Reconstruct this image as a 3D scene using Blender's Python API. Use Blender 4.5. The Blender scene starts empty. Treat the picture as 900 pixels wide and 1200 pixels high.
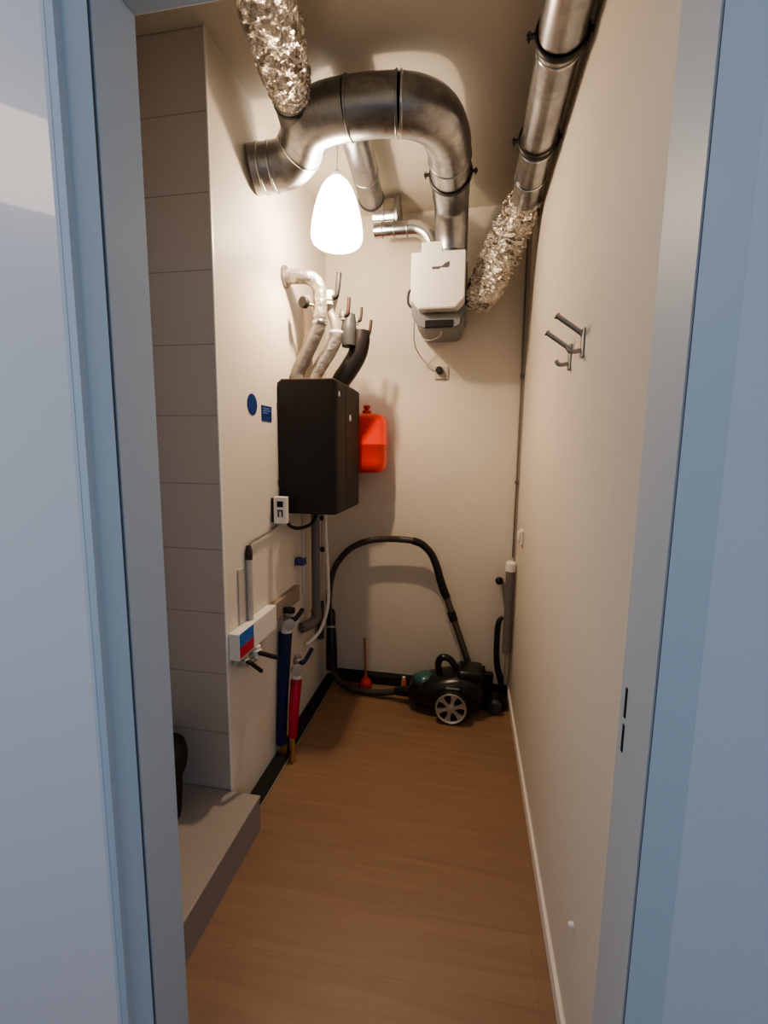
import bpy, bmesh, math, random
from mathutils import Vector, Matrix
random.seed(4)
S = bpy.context.scene
COL = S.collection
V = Vector

# ------------------------------------------------------------ materials
def nodes(name):
    m = bpy.data.materials.new(name); m.use_nodes = True
    nt = m.node_tree; b = nt.nodes['Principled BSDF']
    return m, nt, b

def mat(name, col, rough=.5, metal=0., bump=0., bscale=60., var=0., spec=.5, emit=None, es=0., coat=0.):
    m, nt, b = nodes(name)
    b.inputs['Base Color'].default_value = (*col, 1)
    b.inputs['Roughness'].default_value = rough
    b.inputs['Metallic'].default_value = metal
    b.inputs['Specular IOR Level'].default_value = spec
    b.inputs['Coat Weight'].default_value = coat
    if emit:
        b.inputs['Emission Color'].default_value = (*emit, 1); b.inputs['Emission Strength'].default_value = es
    tc = nt.nodes.new('ShaderNodeTexCoord')
    nz = nt.nodes.new('ShaderNodeTexNoise'); nz.inputs['Scale'].default_value = bscale
    nz.inputs['Detail'].default_value = 4
    nt.links.new(tc.outputs['Object'], nz.inputs['Vector'])
    if bump:
        bp = nt.nodes.new('ShaderNodeBump'); bp.inputs['Strength'].default_value = bump
        bp.inputs['Distance'].default_value = .01
        nt.links.new(nz.outputs['Fac'], bp.inputs['Height']); nt.links.new(bp.outputs['Normal'], b.inputs['Normal'])
    if var:
        n2 = nt.nodes.new('ShaderNodeTexNoise'); n2.inputs['Scale'].default_value = 2.2
        nt.links.new(tc.outputs['Object'], n2.inputs['Vector'])
        mx = nt.nodes.new('ShaderNodeMix'); mx.data_type = 'RGBA'
        mx.inputs[6].default_value = (*[c*(1-var) for c in col], 1)
        mx.inputs[7].default_value = (*[min(1, c*(1+var)) for c in col], 1)
        nt.links.new(n2.outputs['Fac'], mx.inputs[0]); nt.links.new(mx.outputs[2], b.inputs['Base Color'])
    return m

def foil_mat():
    m, nt, b = nodes('aluminium_foil')
    b.inputs['Base Color'].default_value = (.80, .76, .70, 1); b.inputs['Metallic'].default_value = 1
    b.inputs['Roughness'].default_value = .27
    tc = nt.nodes.new('ShaderNodeTexCoord')
    v = nt.nodes.new('ShaderNodeTexVoronoi'); v.inputs['Scale'].default_value = 26
    n = nt.nodes.new('ShaderNodeTexNoise'); n.inputs['Scale'].default_value = 30; n.inputs['Detail'].default_value = 5
    n.inputs['Distortion'].default_value = 1.2
    a = nt.nodes.new('ShaderNodeMath'); a.operation = 'ADD'
    nt.links.new(tc.outputs['Object'], v.inputs['Vector']); nt.links.new(tc.outputs['Object'], n.inputs['Vector'])
    nt.links.new(v.outputs['Distance'], a.inputs[0]); nt.links.new(n.outputs['Fac'], a.inputs[1])
    bp = nt.nodes.new('ShaderNodeBump'); bp.inputs['Strength'].default_value = .9; bp.inputs['Distance'].default_value = .03
    nt.links.new(a.outputs[0], bp.inputs['Height']); nt.links.new(bp.outputs['Normal'], b.inputs['Normal'])
    return m

def duct_mat():
    m, nt, b = nodes('galvanised_steel')
    b.inputs['Metallic'].default_value = 1; b.inputs['Roughness'].default_value = .3
    tc = nt.nodes.new('ShaderNodeTexCoord')
    v = nt.nodes.new('ShaderNodeTexVoronoi'); v.inputs['Scale'].default_value = 45
    n = nt.nodes.new('ShaderNodeTexNoise'); n.inputs['Scale'].default_value = 7
    nt.links.new(tc.outputs['Object'], v.inputs['Vector']); nt.links.new(tc.outputs['Object'], n.inputs['Vector'])
    mx = nt.nodes.new('ShaderNodeMix'); mx.data_type = 'RGBA'; mx.inputs[0].default_value = .12
    cr = nt.nodes.new('ShaderNodeValToRGB')
    cr.color_ramp.elements[0].color = (.27, .275, .29, 1); cr.color_ramp.elements[1].color = (.43, .435, .45, 1)
    cr.color_ramp.elements[0].position = .3; cr.color_ramp.elements[1].position = .7
    nt.links.new(n.outputs['Fac'], cr.inputs[0])
    bw = nt.nodes.new('ShaderNodeRGBToBW'); nt.links.new(v.outputs['Color'], bw.inputs[0])
    nt.links.new(cr.outputs[0], mx.inputs[6]); nt.links.new(bw.outputs[0], mx.inputs[7])
    nt.links.new(mx.outputs[2], b.inputs['Base Color'])
    return m

def floor_mat():
    m, nt, b = nodes('oak_planks')
    b.inputs['Roughness'].default_value = .5
    tc = nt.nodes.new('ShaderNodeTexCoord')
    mp = nt.nodes.new('ShaderNodeMapping'); mp.inputs['Location'].default_value = (.62, .09, 0)
    br = nt.nodes.new('ShaderNodeTexBrick')
    br.inputs['Scale'].default_value = 1; br.inputs['Brick Width'].default_value = 1.35; br.inputs['Row Height'].default_value = .19
    br.inputs['Mortar Size'].default_value = .0014; br.inputs['Mortar Smooth'].default_value = .6; br.offset = .37
    br.inputs['Color1'].default_value = (.29, .180, .112, 1); br.inputs['Color2'].default_value = (.315, .198, .124, 1)
    br.inputs['Mortar'].default_value = (.255, .157, .098, 1)
    nt.links.new(tc.outputs['Object'], mp.inputs['Vector']); nt.links.new(mp.outputs[0], br.inputs['Vector'])
    m2 = nt.nodes.new('ShaderNodeMapping'); m2.inputs['Scale'].default_value = (1.6, 22, 1)
    nt.links.new(tc.outputs['Object'], m2.inputs['Vector'])
    n = nt.nodes.new('ShaderNodeTexNoise'); n.inputs['Scale'].default_value = 1.6; n.inputs['Detail'].default_value = 6
    n.inputs['Distortion'].default_value = .6
    nt.links.new(m2.outputs[0], n.inputs['Vector'])
    cr = nt.nodes.new('ShaderNodeValToRGB')
    cr.color_ramp.elements[0].position = .3; cr.color_ramp.elements[0].color = (.78, .76, .74, 1)
    cr.color_ramp.elements[1].position = .72; cr.color_ramp.elements[1].color = (1, 1, 1, 1)
    nt.links.new(n.outputs['Fac'], cr.inputs[0])
    mx = nt.nodes.new('ShaderNodeMix'); mx.data_type = 'RGBA'; mx.blend_type = 'MULTIPLY'; mx.inputs[0].default_value = .75
    nt.links.new(br.outputs['Color'], mx.inputs[6]); nt.links.new(cr.outputs[0], mx.inputs[7])
    nt.links.new(mx.outputs[2], b.inputs['Base Color'])
    return m

def tile_mat():
    # square-edged wall tiles in one column, joints horizontal every 23.2 cm above the step
    m, nt, b = nodes('wall_tiles')
    b.inputs['Roughness'].default_value = .38
    tc = nt.nodes.new('ShaderNodeTexCoord')
    sp = nt.nodes.new('ShaderNodeSeparateXYZ'); nt.links.new(tc.outputs['Object'], sp.inputs[0])
    def M(op, a, bb=None):
        n = nt.nodes.new('ShaderNodeMath'); n.operation = op
        if isinstance(a, float): n.inputs[0].default_value = a
        else: nt.links.new(a, n.inputs[0])
        if bb is not None: n.inputs[1].default_value = bb
        return n.outputs[0]
    f = M('FRACT', M('DIVIDE', M('SUBTRACT', sp.outputs['Z'], .1419), .2323))
    g = M('ABSOLUTE', M('SUBTRACT', f, .5))
    j = M('GREATER_THAN', g, .4915)
    mx = nt.nodes.new('ShaderNodeMix'); mx.data_type = 'RGBA'
    mx.inputs[6].default_value = (.50, .455, .42, 1); mx.inputs[7].default_value = (.32, .285, .265, 1)
    nt.links.new(j, mx.inputs[0]); nt.links.new(mx.outputs[2], b.inputs['Base Color'])
    return m

def glass_shade_mat():
    m = bpy.data.materials.new('opal_glass'); m.use_nodes = True; nt = m.node_tree; nt.nodes.clear()
    o = nt.nodes.new('ShaderNodeOutputMaterial'); e = nt.nodes.new('ShaderNodeEmission')
    e.inputs['Color'].default_value = (1, .92, .80, 1); e.inputs['Strength'].default_value = 14
    t = nt.nodes.new('ShaderNodeBsdfTransparent'); mx = nt.nodes.new('ShaderNodeMixShader'); mx.inputs[0].default_value = .6
    nt.links.new(t.outputs[0], mx.inputs[1]); nt.links.new(e.outputs[0], mx.inputs[2]); nt.links.new(mx.outputs[0], o.inputs[0])
    return m

def emboss_blue_red():
    m, nt, b = nodes('blue_red_sticker'); b.inputs['Roughness'].default_value = .4
    tc = nt.nodes.new('ShaderNodeTexCoord'); sp = nt.nodes.new('ShaderNodeSeparateXYZ'); nt.links.new(tc.outputs['Object'], sp.inputs[0])
    g = nt.nodes.new('ShaderNodeMath'); g.operation = 'GREATER_THAN'; g.inputs[1].default_value = .706
    nt.links.new(sp.outputs['Z'], g.inputs[0])
    mx = nt.nodes.new('ShaderNodeMix'); mx.data_type = 'RGBA'
    mx.inputs[6].default_value = (.50, .03, .06, 1); mx.inputs[7].default_value = (.02, .16, .50, 1)
    nt.links.new(g.outputs[0], mx.inputs[0]); nt.links.new(mx.outputs[2], b.inputs['Base Color'])
    return m

M = dict(
    plaster=mat('white_plaster', (.68, .635, .565), .75, bump=.08, bscale=90, var=.02),
    plaster_left=mat('white_panel', (.71, .665, .595), .55, var=.015),
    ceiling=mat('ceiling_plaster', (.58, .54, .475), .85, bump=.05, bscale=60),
    hall=mat('hall_wall_paint', (.58, .63, .69), .7, bump=.08, bscale=120),
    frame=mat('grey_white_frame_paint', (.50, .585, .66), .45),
    leaf=mat('white_door_lacquer', (.80, .80, .82), .30, coat=.6),
    seal=mat('grey_rubber_seal', (.10, .12, .14), .6),
    dark=mat('black_void', (.006, .006, .006), .8),
    ledge_shade=mat('tan_wall_shadow', (.33, .27, .22), .5),  # tan tone imitating the shadow on the left wall beyond the ledge box
    skirt=mat('cream_skirting', (.80, .76, .69), .5),
    floor=floor_mat(), tile=tile_mat(),
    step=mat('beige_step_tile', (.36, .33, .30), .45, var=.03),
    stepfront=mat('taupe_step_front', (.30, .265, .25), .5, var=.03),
    blackstrip=mat('black_pipe_insulation', (.012, .011, .011), .7, bump=.3, bscale=50),
    steel=duct_mat(), foil=foil_mat(),
    bright=mat('bright_zinc', (.62, .62, .62), .2, 1.),
    rubber=mat('black_rubber', (.012, .012, .013), .6),
    darkmetal=mat('dark_clamp_steel', (.05, .05, .052), .45, .6),
    casing=mat('black_foam_casing', (.016, .013, .013), .62, bump=.15, bscale=220),
    casingtop=mat('dark_brown_casing_edge', (.07, .05, .042), .6),
    red=mat('red_enamel', (.85, .045, .02), .35, coat=.3),
    whiteplastic=mat('white_plastic', (.78, .76, .73), .4),
    greyplastic=mat('grey_plastic', (.20, .205, .22), .45),
    pvc=mat('grey_pvc', (.17, .155, .155), .45),
    paleplastic=mat('pale_grey_conduit', (.52, .49, .45), .5),
    ins_pale=mat('pale_pipe_insulation', (.46, .44, .41), .33, bump=.8, bscale=38, metal=.75),
    ins_grey=mat('grey_pipe_insulation', (.24, .22, .21), .4, bump=.6, bscale=38, metal=.6),
    ins_pink=mat('beige_pipe_insulation', (.60, .50, .42), .6, bump=.3, bscale=45),
    ins_black=mat('black_pipe_jacket', (.014, .012, .013), .4),
    blue=mat('blue_pipe_jacket', (.008, .014, .085), .5),
    redpipe=mat('red_pipe_jacket', (.36, .010, .035), .5),
    signblue=mat('blue_sign', (.015, .04, .17), .4), white=mat('white_print', (.85, .85, .85), .5),
    brass=mat('brass', (.60, .45, .18), .35, 1.),
    chrome=mat('satin_nickel', (.40, .37, .34), .35, 1.),
    lever=mat('brown_lever', (.035, .018, .014), .5),
    vac=mat('black_gloss_plastic', (.012, .013, .014), .28),
    vacgrey=mat('dark_grey_plastic', (.05, .055, .06), .4),
    teal=mat('teal_dome', (.03, .13, .115), .25, coat=.5),
    silver=mat('silver_plastic', (.50, .49, .46), .35, .6),
    hosem=mat('grey_brown_hose', (.055, .048, .044), .45),
    wand=mat('telescopic_tube', (.17, .15, .14), .35, .8),
    wood=mat('reddish_wood', (.36, .15, .075), .55, bump=.2),
    redrubber=mat('red_rubber', (.55, .05, .035), .5),
    glass=glass_shade_mat(), bluered=emboss_blue_red(),
    label=mat('dark_print', (.08, .08, .09), .6), amber=mat('amber_plastic', (.55, .16, .05), .4),
    purple=mat('purple_clip', (.07, .05, .22), .5),
)

# ------------------------------------------------------------ builders
def obj(name, bm, m, parent=None, smooth=False, ang=40, origin=None):
    me = bpy.data.meshes.new(name)
    bmesh.ops.recalc_face_normals(bm, faces=bm.faces)
    bm.to_mesh(me); bm.free()
    if origin is None:
        origin = V((0, 0, 0))
    o = bpy.data.objects.new(name, me); COL.objects.link(o)
    me.materials.append(M[m] if isinstance(m, str) else m)
    if smooth:
        me.polygons.foreach_set('use_smooth', [True]*len(me.polygons))
        me.set_sharp_from_angle(angle=math.radians(ang))
    if parent:
        o.parent = parent; o.matrix_parent_inverse = Matrix.Translation(-parent.location)
    return o

def thing(name, label, cat, loc=(0, 0, 0), group=None):
    o = bpy.data.objects.new(name, None); COL.objects.link(o)
    o.location = loc; o.empty_display_size = .05
    return tag(o, label, cat, group)

def tag(o, label, cat, group=None):
    o['label'] = label; o['category'] = cat
    if group: o['group'] = group
    return o

def struct(o, label=None):
    o['kind'] = 'structure'
    if label: o['label'] = label
    return o

def box(bm, a, b, bev=0., seg=2):
    x0, y0, z0 = a; x1, y1, z1 = b
    vs = [bm.verts.new(p) for p in ((x0,y0,z0),(x1,y0,z0),(x1,y1,z0),(x0,y1,z0),(x0,y0,z1),(x1,y0,z1),(x1,y1,z1),(x0,y1,z1))]
    fs = [bm.faces.new([vs[i] for i in f]) for f in ((0,3,2,1),(4,5,6,7),(0,1,5,4),(1,2,6,5),(2,3,7,6),(3,0,4,7))]
    if bev:
        es = {e for f in fs for e in f.edges}
        bmesh.ops.bevel(bm, geom=list(es), offset=bev, segments=seg, affect='EDGES', profile=.5)
    return bm

def bx(a, b, bev=0., seg=2): return box(bmesh.new(), a, b, bev, seg)

def catmull(pts, n=8):
    P = [V(p) for p in pts]; out = []
    P = [P[0]*2-P[1]] + P + [P[-1]*2-P[-2]]
    for i in range(1, len(P)-2):
        for k in range(n):
            t = k/n
            a, b, c, d = P[i-1], P[i], P[i+1], P[i+2]
            out.append(.5*((2*b)+(c-a)*t+(2*a-5*b+4*c-d)*t*t+(3*b-a-3*c+d)*t**3))
    out.append(P[-2]); return out

def rad_list(r, n):
    if isinstance(r, (int, float)): return [r]*n
    m = len(r); out = []
    for i in range(n):
        t = i/(n-1)*(m-1); k = min(int(t), m-2); out.append(r[k]+(r[k+1]-r[k])*(t-k))
    return out

def sweep(bm, pts, r, seg=24, cap=True, jitter=None):
    P = [V(p) for p in pts]; R = rad_list(r, len(P))
    T = [(P[min(i+1, len(P)-1)]-P[max(i-1, 0)]).normalized() for i in range(len(P))]
    up = V((0, 0, 1)) if abs(T[0].z) < .9 else V((0, 1, 0))
    n = (up - T[0]*up.dot(T[0])).normalized(); rings = []
    for i, p in enumerate(P):
        n = (n - T[i]*n.dot(T[i])).normalized(); b = T[i].cross(n)
        ring = []
        for k in range(seg):
            a = 2*math.pi*k/seg; rr = R[i]
            if jitter: rr *= jitter(i, k)
            ring.append(bm.verts.new(p + n*math.cos(a)*rr + b*math.sin(a)*rr))
        rings.append(ring)
    for i in range(len(rings)-1):
        for k in range(seg):
            bm.faces.new((rings[i][k], rings[i][(k+1)%seg], rings[i+1][(k+1)%seg], rings[i+1][k]))
    if cap:
        bm.faces.new(rings[0][::-1]); bm.faces.new(rings[-1])
    return bm

def tube(pts, r, seg=24, smooth=0, cap=True):
    if smooth: pts = catmull(pts, smooth)
    return sweep(bmesh.new(), pts, r, seg, cap)

def ring_at(bm, c, axis, R, r=.004, w=None, seg=32):
    # torus-like bead around a pipe: centre, axis
    ax = V(axis).normalized(); up = V((0,0,1)) if abs(ax.z) < .9 else V((0,1,0))
    n = (up-ax*up.dot(ax)).normalized(); b = ax.cross(n); w = w or r; rings = []
    for k in range(seg):
        a = 2*math.pi*k/seg; d = n*math.cos(a)+b*math.sin(a); ring = []
        for j in range(8):
            t = 2*math.pi*j/8
            ring.append(bm.verts.new(V(c)+d*(R+r*math.cos(t))+ax*(w*math.sin(t))))
        rings.append(ring)
    for k in range(seg):
        for j in range(8):
            bm.faces.new((rings[k][j], rings[k][(j+1)%8], rings[(k+1)%seg][(j+1)%8], rings[(k+1)%seg][j]))
    return bm

def lathe(bm, prof, c, axis=(0,0,1), seg=40):
    # prof: list of (radius, height along axis)
    ax = V(axis).normalized(); up = V((0,0,1)) if abs(ax.z) < .9 else V((0,1,0))
    n = (up-ax*up.dot(ax)).normalized(); b = ax.cross(n); rings = []
    for r, h in prof:
        if r < 1e-5: rings.append([bm.verts.new(V(c)+ax*h)])
        else: rings.append([bm.verts.new(V(c)+ax*h+(n*math.cos(2*math.pi*k/seg)+b*math.sin(2*math.pi*k/seg))*r) for k in range(seg)])
    for A, B in zip(rings, rings[1:]):
        for k in range(seg):
            k2 = (k+1) % seg
            if len(A) == 1 and len(B) == 1: continue
            if len(A) == 1: bm.faces.new((A[0], B[k], B[k2]))
            elif len(B) == 1: bm.faces.new((A[k], A[k2], B[0]))
            else: bm.faces.new((A[k], A[k2], B[k2], B[k]))
    return bm

def prism(bm, poly, d, axis='y', bev=0):
    # poly: 2D points, extruded between d[0] and d[1] along axis
    def P(u, v, w):
        return {'y': (u, w, v), 'x': (w, u, v), 'z': (u, v, w)}[axis]
    A = [bm.verts.new(P(u, v, d[0])) for u, v in poly]; B = [bm.verts.new(P(u, v, d[1])) for u, v in poly]
    fs = [bm.faces.new(A), bm.faces.new(B[::-1])]
    for i in range(len(A)):
        j = (i+1) % len(A); fs.append(bm.faces.new((A[i], B[i], B[j], A[j])))
    if bev:
        bmesh.ops.bevel(bm, geom=list({e for f in fs for e in f.edges}), offset=bev, segments=2, affect='EDGES')
    return bm

# ------------------------------------------------------------ room constants
XR, XL, XN, D, H = .282, -.838, -1.075, 2.638, 2.70
YC, YF0, YF1, HD = 1.4417, .662, .80, 2.165     # niche face, front wall faces, head height
XJ, XJR = -.5965, .280

# ------------------------------------------------------------ setting
struct(obj('floor', bx((-2.2, -1.6, -.06), (1.6, D+.1, 0)), 'floor'), 'light brown oak plank floor')
struct(obj('ceiling', bx((-1.3, YF1-.02, H), (.42, D+.12, H+.08)), 'ceiling'))
struct(obj('wall_back', bx((XL-.12, D, 0), (XR+.12, D+.1, H)), 'plaster'))
struct(obj('wall_right', bx((XR, YF1+.001, 0), (XR+.12, D, H)), 'plaster'))
struct(obj('wall_left', bx((XL-.12, YC+.012, 0), (XL, D, H)), 'plaster_left'))
struct(obj('wall_niche', bx((XN-.12, YC, 0), (XL-.001, YC+.012, H)), 'tile'), 'taupe tiled end wall of the niche, horizontal joints')
struct(obj('wall_niche_side', bx((XN-.12, YF1, 0), (XN, YC, H)), 'tile'))
struct(obj('trim_1', bx((XL-.003, YC-.002, .142), (XL+.002, YC+.010, H), .001), 'whiteplastic'), 'white tile edge trim')
struct(obj('wall_front', prism(bmesh.new(), [(-2.2, 0), (XJ-.045, 0), (XJ-.045, HD+.045), (XJR+.0441, HD+.045), (XJR+.0441, 0), (1.6, 0), (1.6, H), (-2.2, H)], (YF0-.001, YF1), 'y'), 'hall'))
# skirting on the right wall, black strips where the flooring stops short of the wall
struct(obj('baseboard_right', bx((XR-.012, YF1+.022, 0), (XR, D, .052), .003), 'skirt'), 'low cream skirting board')
struct(obj('baseboard_left', bx((XL, YC+.012, 0), (XL+.064, D, .016), .004), 'blackstrip'), 'black insulated strip along the left wall foot')
struct(obj('baseboard_back', bx((XL+.064, D-.055, 0), (XR-.012, D, .058), .006), 'blackstrip'), 'black strip along the back wall foot')
struct(obj('trim_2', bx((XL+.064, YC+.012, 0), (XL+.069, D-.055, .006), .001), 'silver'), 'thin metal floor edge')

# door frame: jambs with a rubber seal line, head
def jamb(name, x, side, y_seal, w, yf, back):
    s = side                                     # -1 left jamb, +1 right jamb
    poly = [(x, back), (x+s*.045, back), (x+s*.045, YF0), (x+s*w, YF0), (x+s*w, yf), (x+s*.001, y_seal-.007), (x+s*.008, y_seal-.006), (x+s*.008, y_seal), (x, y_seal)]
    j = struct(obj(name, prism(bmesh.new(), poly, (0, HD+.045), 'z'), 'frame'))
    obj('rubber_seal', bx((x+s*.0025, y_seal-.0055, 0), (x+s*.009, y_seal-.0005, HD)), 'seal', j); return j
jl = jamb('trim_3', XJ, -1, .702, .030, .676, YF1+.002)
jr = jamb('trim_4', XJR, 1, .690, .044, .661, YF1+.020)
struct(obj('trim_5', bx((XJ, YF0-.01, HD), (XJR, YF1+.002, HD+.045), .002), 'frame'))
for z0, z1 in ((.975, 1.03), (.912, .963)):
    obj('strike_slot', bx((XJR-.0015, .790, z0), (XJR+.002, .798, z1), .0015), 'dark', jr)
# door leaf, swung open towards the hall on the left
a = math.radians(72); d = V((-math.sin(a), -math.cos(a), 0)); n = V((math.cos(a), -math.sin(a), 0))
h0 = V((XJ-.031, .668, 0)); bm = bmesh.new()
box(bm, (0, -.04, .008), (.86, 0, HD), .003)
bm.transform(Matrix(((d.x, n.x, 0, h0.x), (d.y, n.y, 0, h0.y), (0, 0, 1, 0), (0, 0, 0, 1))))
struct(obj('door_1', bm, 'leaf'), 'white door leaf folded back on the hall side')
# tiled raised step in the niche
st = thing('raised_step', 'beige tiled raised step with taupe front in the left niche', 'step', (-.9, 1.1, 0))
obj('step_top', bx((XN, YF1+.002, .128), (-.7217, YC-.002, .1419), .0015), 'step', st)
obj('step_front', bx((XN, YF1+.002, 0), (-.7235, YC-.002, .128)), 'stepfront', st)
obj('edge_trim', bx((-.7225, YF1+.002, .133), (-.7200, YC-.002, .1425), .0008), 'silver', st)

# ------------------------------------------------------------ lamp
LX, LY = -.568, 1.945
lp = thing('pendant_lamp', 'glowing white glass pendant lamp hanging under the curved duct', 'lamp', (LX, LY, H))
prof = [(.020, 2.492), (.026, 2.490), (.045, 2.474), (.062, 2.450), (.077, 2.415), (.090, 2.372), (.099, 2.330), (.1045, 2.290), (.104, 2.266), (.098, 2.250), (.085, 2.240), (.080, 2.2385)]
prof = [(r*1.02, 2.2615+(z-2.2385)*1.02) for r, z in prof]
obj('lamp_shade', lathe(bmesh.new(), prof, (LX, LY, 0)), 'glass', lp, True, 80)
obj('lamp_holder', lathe(bmesh.new(), [(0, 2.545), (.010, 2.545), (.020, 2.535), (.021, 2.496), (.019, 2.47), (.014, 2.45), (0, 2.45)], (LX, LY, 0)), 'whiteplastic', lp, True)
obj('cord', tube([(LX, LY, 2.545), (LX+.002, LY, 2.62), (LX, LY, 2.69)], .003, 8, 4), 'whiteplastic', lp, True)
obj('ceiling_cup', lathe(bmesh.new(), [(0, 2.672), (.022, 2.675), (.038, 2.70), (0, 2.70)], (LX, LY, 0)), 'whiteplastic', lp, True)
obj('bulb', lathe(bmesh.new(), [(0, 2.45), (.012, 2.448), (.014, 2.43), (.026, 2.40), (.030, 2.375), (.026, 2.35), (.014, 2.335), (0, 2.332)], (LX, LY, 0)),
    mat('bulb_glow', (1, 1, 1), .5, emit=(1, .88, .70), es=10), lp, True)
pl = bpy.data.lights.new('bulb_light', 'POINT'); pl.energy = 50; pl.color = (1, .72, .47); pl.shadow_soft_size = .022
po = bpy.data.objects.new('bulb_light', pl); COL.objects.link(po); po.location = (LX, LY, 2.325)

# ------------------------------------------------------------ ducts
def arc(c, r, a0, a1, n=10, plane='xy', z=0):
    return [V((c[0]+r*math.cos(a0+(a1-a0)*i/n), c[1]+r*math.sin(a0+(a1-a0)*i/n), z)) for i in range(n+1)]
ZD, RD = 2.555, .086
md = thing('ventilation_duct', 'big curved galvanised duct arching across the ceiling to the white unit', 'duct', (-.3, 1.7, ZD))
p_s = catmull([(-.762, 1.762, 2.474), (-.700, 1.765, 2.487), (-.648, 1.740, 2.515), (-.590, 1.675, 2.545), (-.520, 1.650, ZD), (-.435, 1.640, ZD)], 5)
p_b = catmull([(-.275, 1.648, ZD), (-.205, 1.675, ZD), (-.150, 1.730, ZD), (-.120, 1.830, ZD), (-.115, 1.94, ZD)], 5)
obj('duct_collar', tube([(XL+.001, 1.745, 2.462), (-.762, 1.762, 2.474)], .081, 40), 'steel', md, True)
obj('duct_elbow', tube(p_s, [.080, .083, RD, RD], 40), 'steel', md, True, 30)
obj('duct_section', tube([(-.435, 1.640, ZD), (-.36, 1.640, ZD), (-.275, 1.648, ZD)], RD-.0005, 40), 'steel', md, True)
obj('duct_elbow', tube(p_b, [RD, RD, .084, .082], 40), 'steel', md, True, 30)
obj('duct_section', tube([(-.115, 1.94, ZD), (-.120, 2.20, ZD)], .081, 40), 'steel', md, True)
obj('duct_elbow', tube([(-.119, 2.19, ZD), (-.120, 2.27, 2.540), (-.121, 2.345, 2.47), (-.122, 2.38, 2.40), (-.122, 2.385, 2.356)], .078, 40, 6), 'steel', md, True)
for c, ax, rr in (((-.762, 1.762, 2.474), (1, .1, .1), .081), ((-.80, 1.754, 2.468), (1, .1, .1), .081), ((-.648, 1.740, 2.515), (.72, -.6, .3), .083), ((-.435, 1.640, ZD), (1, 0, 0), RD),
              ((-.275, 1.648, ZD), (1, .1, 0), RD), ((-.262, 1.650, ZD), (1, .15, 0), RD), ((-.115, 1.94, ZD), (0, 1, 0), .082)):
    obj('joint_ring', ring_at(bmesh.new(), c, ax, rr, .0035, .005, 40), 'bright' if c[0] in (-.262, -.648) else 'steel', md, True)

def clamp(c, R, name_label, rod_to=H, group=None):
    t = thing('pipe_clamp', name_label, 'clamp', c, group)
    ring = ring_at(bmesh.new(), c, (0, 1, 0), R+.004, .0045, .010, 40)
    obj('clamp_ring', ring, 'darkmetal', t, True)
    for s in (-1, 1):
        b = bmesh.new()
        box(b, (c[0]+s*(R+.016)-.012, c[1]-.008, c[2]-.004), (c[0]+s*(R+.016)+.012, c[1]+.008, c[2]+.004), .002)
        lathe(b, [(0, -.014), (.003, -.014), (.003, .012), (0, .012)], (c[0]+s*(R+.021), c[1], c[2]), (0, 0, 1), 8)
        obj('clamp_bolt', b, 'darkmetal', t)
    lathe(b2 := bmesh.new(), [(0, 0), (.004, 0), (.004, rod_to-c[2]-R-.004), (0, rod_to-c[2]-R-.004)], (c[0], c[1], c[2]+R+.004), (0, 0, 1), 10)
    obj('threaded_rod', b2, 'bright', t, True)
clamp((-.116, 2.05, ZD), .081, 'black clamp ring around the curved duct above the white unit')

def foil_duct(name, label, pts, r, amp=.10, wid=(.92, 1.12), seg=56, n=16):
    P = catmull(pts, n); rnd = random.Random(len(pts))
    cell = {}
    def jit(i, k):
        key = (i//2, (k+(i//3))//3 % (seg//3+1)); key2 = (i, k % seg)
        if key not in cell: cell[key] = rnd.uniform(-1, 1)
        if key2 not in cell: cell[key2] = rnd.uniform(-1, 1)
        return 1+amp*cell[key]*.6+amp*.35*cell[key2]
    o = obj(name, sweep(bmesh.new(), P, r, seg, True, jit), 'foil', None, True, 24)
    return tag(o, label, 'duct')
foil_duct('foil_flex_duct', 'crinkled foil duct dropping from the ceiling at top left onto the curved duct',
          [(-.53, .98, 2.600), (-.548, 1.14, 2.600), (-.568, 1.29, 2.598), (-.590, 1.42, 2.592), (-.606, 1.515, 2.585), (-.615, 1.575, 2.575)], [.080, .080, .080, .078, .072, .062], .13)
sp_ = thing('duct_branch', 'short dark spigot joining the upper left foil duct to the curved duct', 'duct', (-.62, 1.62, 2.56))
obj('spigot', tube([(-.613, 1.57, 2.577), (-.628, 1.675, 2.555)], .064, 32), 'pvc', sp_, True)
obj('clamp_band', ring_at(bmesh.new(), (-.616, 1.59, 2.573), (-.05, 1, -.1), .064, .003, .008), 'darkmetal', sp_, True)

# right-hand duct
ZR, RR = 2.535, .0625
rd = thing('ventilation_duct', 'straight galvanised duct running along the right wall under the ceiling', 'duct', (.2, 1.5, ZR))
obj('duct_section', tube([(.205, .82, ZR), (.203, 1.46, ZR)], RR+.001, 36), 'steel', rd, True)
obj('duct_section', tube([(.203, 1.46, ZR), (.204, 2.06, ZR)], RR-.002, 36), 'steel', rd, True)
obj('duct_section', tube([(.204, 1.90, ZR), (.205, 2.25, ZR)], RR-.0035, 36), 'steel', rd, True)
for y in (1.452, 1.475, 1.89, 2.08):
    obj('joint_ring', ring_at(bmesh.new(), (.204, y, ZR), (0, 1, 0), RR-.001, .003, .004, 36), 'bright', rd, True)
for y, l in ((1.435, 'dark clamp ring on the right-hand duct, nearer the door'), (1.86, 'dark clamp ring on the right-hand duct, nearer the back wall')):
    clamp((.204, y, ZR), RR+.002, l, group='duct clamps on the right')
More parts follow.
